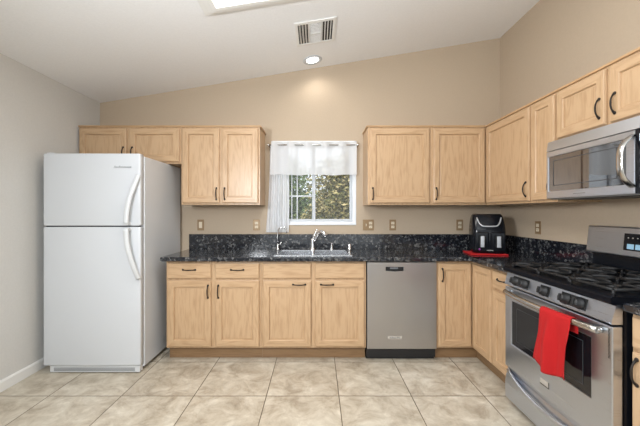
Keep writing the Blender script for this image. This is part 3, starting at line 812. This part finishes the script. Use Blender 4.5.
mb = MB(); mb.box(DX+.003, MW, -.004, .0215, 1.392, 1.7035, .003, 0); cpn = mb.build('control_panel', M['black'], c)
mb = MB(); mb.box(DX+.025, MW-.02, -.0052, -.0042, 1.645, 1.68); mb.build('display', M['lcd'], cpn)
for a in range(3):
    for b2 in range(5): MB().box(DX+.027+a*.041, DX+.057+a*.041, -.0052, -.0042, 1.42+b2*.04, 1.44+b2*.04).build('button', M['greyplastic'], cpn)
mb = MB(); mb.box(.06, .70, .05, .30, 1.3835, 1.3865); mb.build('underside_filter', M['blackm'], c)

# ------------------------------------------------------------------ air fryer on red mat
mb = MB(); mb.prism([(-.158, -.13), (.158, -.13), (.158, .12), (-.158, .12)], 'z', 0, .012, .005)
mt = mb.build('counter_mat', M['redmat']); mt.location = (1.565, 2.99, CT); mt.rotation_euler = (0, 0, math.radians(-8))
tag(mt, 'red rectangular mat under the black air fryer in the counter corner', 'mat')
a = empty('air_fryer', (1.60, 3.02, CT+.0125), math.radians(-17), 'black dual-basket air fryer on a red mat in the counter corner', 'air fryer')
mb = MB(); bm = mb.bm
rings = []
AW, AD = .285, .27
for z, w_, yf_, yb_ in ((0, .92, -.94, .95), (.012, .97, -.98, 1), (.05, 1, -1, 1), (.19, 1, -1, 1), (.235, .985, -.95, 1), (.310, .93, -.72, .97), (.345, .86, -.58, .9), (.358, .76, -.45, .8)):
    ring = []
    for k in range(32):
        t_ = 2*PI*k/32; cx, sy_ = math.cos(t_), math.sin(t_)
        ex = .38
        x = math.copysign(abs(cx)**ex, cx)*AW/2*w_; y = math.copysign(abs(sy_)**ex, sy_)
        y = (y*AD/2*yb_) if y > 0 else (-y*AD/2*yf_)
        ring.append(bm.verts.new((x, y, z)))
    rings.append(ring)
for A_, B_ in zip(rings, rings[1:]):
    for k in range(32): f = bm.faces.new((A_[k], A_[(k+1) % 32], B_[(k+1) % 32], B_[k])); f.smooth = True
bm.faces.new(rings[0][::-1]); bm.faces.new(rings[-1])
mb.build('body', M['black'], a)
for s_ in (-1, 1):
    xc = s_*.066
    mb = MB(); mb.box(xc-.060, xc+.060, -.148, -.126, .02, .195, .012, 0, 3); bk = mb.build('basket', M['black'], a)
    mb = MB(); mb.box(xc-.024, xc+.024, -.178, -.146, .055, .165, .008, 0, 3); hh = mb.build('handle', M['blackm'], bk)
    mb = MB(); mb.box(xc-.015, xc+.015, -.181, -.1775, .060, .160, .003); mb.build('handle_plate', M['silver'], bk)
pts = []
for i in range(25):
    t_ = -1+2*i/24
    x = .108*t_; z = .245+.080*abs(t_)**4; y = -.133+(z-.235)*.44
    x = .100*math.copysign(abs(t_)**.75, t_)
    pts.append((x, y-.004, z))
MB().tube(pts, .0065, 10).build('trim_band', M['silver'], a)
mb = MB()
for q_ in range(5): mb.box(-.026+q_*.011, -.019+q_*.011, -.1495, -.1478, .026, .034)
mb.build('lettering', M['pale'], a)
MB().lathe([(0, -.1505), (.009, -.1505), (.009, -.1475), (0, -.1475)], (-.085, 0, .038), 'y', 14).build('badge', M['purple'], a)

# ------------------------------------------------------------------ outlets and switches
def slots(mb, x, z):
    mb.box(x-.008, x-.006, -.0098, -.0088, z-.001, z+.008); mb.box(x+.006, x+.008, -.0098, -.0088, z-.001, z+.008); mb.lathe([(0, -.0098), (.0025, -.0098), (.0025, -.0088)], (x, 0, z-.008), 'y', 8)
def plate(loc, rz, label, kinds, group=None, name='wall_outlet', cat='outlet'):
    n = len(kinds); e = empty(name, loc, rz, label, cat, group)
    hw = .035 if n == 1 else .058
    mb = MB(); mb.box(-hw, hw, -.006, -.0005, -.057, .057, .002); mb.build('cover_plate', M['plate'], e)
    for i, kd in enumerate(kinds):
        x = 0 if n == 1 else (-.023+.046*i)
        if kd == 'o':
            for zz in (.02, -.02):
                ro = MB().box(x-.017, x+.017, -.0088, -.0062, zz-.014, zz+.014, .0012).build('receptacle', M['ivory'], e)
                mb = MB(); slots(mb, x, zz); mb.build('slots', M['slot'], ro)
        elif kd == 'r':
            mb = MB(); mb.prism([(-.0062, -.033), (-.0085, -.033), (-.0115, .0), (-.0085, .033), (-.0062, .033)], 'x', x-.0165, x+.0165); mb.build('rocker', M['ivory'], e)
        else:
            mb = MB(); mb.box(x-.005, x+.005, -.0078, -.0062, -.012, .012); mb.prism([(-.0078, -.006), (-.019, .004), (-.019, .009), (-.0078, .006)], 'x', x-.004, x+.004); mb.build('toggle', M['ivory'], e)
    return e
PY = YB-.0005
def ox(p): return (p-317)/94.53
zo = 1.166
plate((ox(200.8), PY, zo), 0, 'tan wall plate with a tall white rocker switch, beside the refrigerator', ['r'], name='light_switch', cat='switch')
plate((ox(256.6), PY, zo), 0, 'tan duplex outlet on the back wall between rocker switch and curtain', ['o'])
plate((ox(368.3), PY, zo), 0, 'wide two-gang tan wall plate with toggle switch and outlet, right of the window', ['t', 'o'], name='switch_and_outlet', cat='switch')
plate((ox(392.6), PY, zo), 0, 'single tan duplex outlet just right of the wide two-gang plate', ['o'])
plate((ox(459.5), PY, zo), 0, 'tan duplex outlet on the back wall left of the air fryer', ['o'])
plate((XR-.0005, 2.80, zo), FACE_R, 'tan duplex outlet on the right wall between air fryer and range', ['o'])

# ------------------------------------------------------------------ curtains
rod = MB(); ry = 3.318; rz_ = 1.998
rod.tube([(-.505, ry, rz_), (.425, ry, rz_)], .0065, 10)
for xx in (-.505, .425): rod.lathe([(0, -.012), (.012, -.008), (.012, .008), (0, .012)], (xx, ry, rz_), 'x', 12)
for xx in (-.495, .418): rod.tube([(xx, ry, rz_), (xx, YB-.001, rz_)], .005, 8); rod.lathe([(0, -.004), (.016, -.004), (.016, 0), (0, 0)], (xx, YB-.0005, rz_), 'y', 12)
rod.tube([(-.495, 3.356, rz_+.004), (.418, 3.356, rz_+.004)], .004, 8)
rd = rod.build('curtain_rod', M['satin']); tag(rd, 'thin silver double curtain rod across the top of the window', 'curtain rod')
def cloth(nu, nv, fn, name, mat):
    mb = MB(); g_ = [[mb.bm.verts.new(fn(i/nu, j/nv)) for i in range(nu+1)] for j in range(nv+1)]
    for j in range(nv):
        for i in range(nu): f = mb.bm.faces.new((g_[j][i], g_[j][i+1], g_[j+1][i+1], g_[j+1][i])); f.smooth = True
    return mb.build(name, mat)
def val(u, v):
    x = -.474+.884*u-.012*v*(1-u)
    amp = .020*(1-.35*v); ph = (x+.405)/.178*2*PI
    return (x, ry-.003+amp*math.sin(ph)*(1 if v < .5 else 1), 2.032-.345*v+.004*math.sin(ph*.5+1)*v)
vl = cloth(150, 14, val, 'valance', M['sheer']); tag(vl, 'short sheer white valance across the top half of the window', 'curtain')
def pan(u, v):
    spread = .19+.05*v; left = -.492-.045*v
    x = left+spread*u+.01*math.sin(v*3)
    if v > .3: x -= (0)*(v-.3)
    return (x, 3.356+(.0135)*math.sin(u*2*PI*4.5+.5*math.sin(v*4))+.004*math.sin(u*17), 2.01-.92*v)
pn = cloth(110, 30, pan, 'curtain', M['sheer2']); tag(pn, 'long narrow gathered white sheer curtain hanging at left side of the window', 'curtain')

# ------------------------------------------------------------------ ceiling: vent, downlight, light box
TH = -math.atan(S)
def cpos(x, y): return (x, y, cz(x))
v = empty('ceiling_vent', cpos(-.0135, 2.71), 0, 'white metal air vent in the sloping ceiling above the sink', 'vent', rot=(0, TH, 0))
mb = MB(); hx, hy = .170, .177
mb.cells([-hx, -hx+.025, hx-.025, hx], [-hy, -hy+.03, hy-.03, hy], lambda i, j: not (i == 1 and j == 1), lambda u, w_, q: (u, w_, q), -.010, -.001, bev=.002); mb.build('frame', M['trim'], v)
MB().box(-hx+.02, hx-.02, -hy+.02, hy-.02, -.0009, -.0001).build('backing', M['ductdark'], v)
mb = MB()
def slat(mb, x0, x1, y0, y1, tilt, ax):
    if ax == 'y':  # runs along y
        xc = (x0+x1)/2; mb.prism([(xc-.006, -.002), (xc-.004, -.002), (xc+.008, -.012), (xc+.006, -.012)] if tilt > 0 else [(xc+.006, -.002), (xc+.004, -.002), (xc-.008, -.012), (xc-.006, -.012)], 'y', y0, y1)
    else:
        yc_ = (y0+y1)/2; mb.prism([(yc_-.006, -.002), (yc_-.004, -.002), (yc_+.006, -.012), (yc_+.004, -.012)], 'x', x0, x1)
for k in range(4):
    xc = -hx+.042+k*.024; slat(mb, xc, xc, -hy+.03, hy-.03, -1, 'y'); xc = hx-.042-k*.024; mb.box(xc-.003, xc+.003, -hy+.03, hy-.03, -.010, -.002)
for yy in range(15):
    yc_ = -hy+.04+yy*(2*hy-.08)/14
    mb.box(-.046, .046, yc_-.0035, yc_+.0035, -.0085, -.002)
mb.box(-.050, -.045, -hy+.03, hy-.03, -.011, -.001); mb.box(.045, .050, -hy+.03, hy-.03, -.011, -.001); mb.box(-.05, .05, -.006, .006, -.0125, -.001)
mb.build('louvres', M['trim'], v)
d = empty('recessed_light', cpos(-.045, 3.197), 0, 'round white recessed ceiling light near the back wall, switched on', 'light', rot=(0, TH, 0))
MB().lathe([(.062, -.001), (.092, -.001), (.096, -.004), (.088, -.009), (.066, -.006), (.062, -.001)], (0, 0, 0), 'z', 32).build('trim_ring', M['sash'], d)
MB().lathe([(0, -.005), (.05, -.004), (.0615, -.002)], (0, 0, 0), 'z', 32).build('lamp', M['lamp'], d)
ld = bpy.data.lights.new('downlight', 'SPOT'); ld.energy = 5.5; ld.spot_size = math.radians(150); ld.spot_blend = .8; ld.shadow_soft_size = .05; ld.color = (1, .95, .88)
lo = bpy.data.objects.new('downlight', ld); COL.objects.link(lo); lo.parent = d; lo.location = (0, 0, -.03)
lb = empty('ceiling_light_box', cpos(-.18, 1.90), 0, 'rectangular white framed fluorescent light box on the ceiling, cut by the top edge', 'light', rot=(0, TH, 0))
mb = MB(); hx, hy = .61, .335
for k, (o_, z0, z1) in enumerate(((0, -.03, -.0005), (.0342, -.045, -.0005), (.0684, -.058, -.0005))):
    o2 = o_+.034
    mb.cells([-hx+o_, -hx+o2, hx-o2, hx-o_], [-hy+o_, -hy+o2, hy-o2, hy-o_], lambda i, j: not (i == 1 and j == 1), lambda u, w_, q: (u, w_, q), z0, z1, bev=.003)
mb.build('frame', M['trim'], lb)
MB().box(-hx+.103, hx-.103, -hy+.103, hy-.103, -.045, -.035).build('diffuser', M['diffuser'], lb)
ld = bpy.data.lights.new('light_box_lamp', 'AREA'); ld.shape = 'RECTANGLE'; ld.size = 1.0; ld.size_y = .5; ld.energy = 24; ld.color = (1, .97, .92)
lo = bpy.data.objects.new('light_box_lamp', ld); COL.objects.link(lo); lo.parent = lb; lo.location = (0, 0, -.05)

# ------------------------------------------------------------------ garden outside the window
mb = MB(); mb.box(-7, 7, YB+T+.02, 14, -.25, -.12); gnd = mb.build('ground', M['ground']); gnd['kind'] = 'structure'
def tree(x, y, blobs, nleaf, mat, label, name='tree', size=.05, group=None):
    e = empty(name, (x, y, -.12), 0, label, 'tree', group)
    mb = MB(); mb.tube([(0, 0, 0), (.05, 0, .7), (0, .05, 1.5), (.05, 0, 2.2)], [.09, .07, .055, .03], 10)
    for k in range(6):
        a_ = k*1.05; mb.tube([(0.02, 0, .7+.2*k), (.4*math.cos(a_), .4*math.sin(a_), 1.2+.22*k), (.8*math.cos(a_), .8*math.sin(a_), 1.5+.25*k)], [.03, .02, .008], 6)
    mb.build('trunk', M['bark'], e)
    mb = MB(); bm = mb.bm
    tot = sum(b[3]**2 for b in blobs)
    for bx_, by_, bz_, br in blobs:
        for _ in range(int(nleaf*br*br/tot)):
            d_ = Vector((random.gauss(0, 1), random.gauss(0, 1), random.gauss(0, 1))).normalized()*br*(random.random()**.35)
            p = Vector((bx_, by_, bz_))+d_
            if p.z < .06: continue
            a1 = Vector((random.gauss(0, 1), random.gauss(0, 1), random.gauss(0, 1))).normalized(); b1 = a1.orthogonal().normalized()
            s1 = size*random.uniform(.6, 1.3)
            bm.faces.new([bm.verts.new(q) for q in (p-a1*s1, p+b1*s1*.4, p+a1*s1, p-b1*s1*.4)])
    mb.build('foliage', mat, e, recalc=False)
    return e
tree(.75, 5.6, [(0, 0, 1.5, .8), (-.5, .1, 1.1, .6), (.6, 0, 1.2, .7), (.1, .1, 2.1, .6), (-.4, .2, 1.9, .55), (0, 0, .6, .7)], 19000, M['leafa'], 'olive tree with sunlit yellow-green leaves seen through the right window pane', size=.042)
tree(-1.15, 7.9, [(0, 0, 1.4, 1.0), (-.6, .1, 1.1, .8), (.8, .1, 1.2, .8), (.2, .1, 2.1, .8), (0, 0, .5, .8)], 16000, M['leafb'], 'green leafy tree seen through the left window pane', size=.06)
tree(2.0, 9.6, [(0, 0, 1.5, 1.2), (-1, .1, 1.5, 1.0), (1, .1, 1.2, 1.0), (-.9, .1, 2.3, .8), (0, 0, .6, 1.0)], 14000, M['leafb'], 'distant green tree behind the olive tree, beyond the window', size=.07)
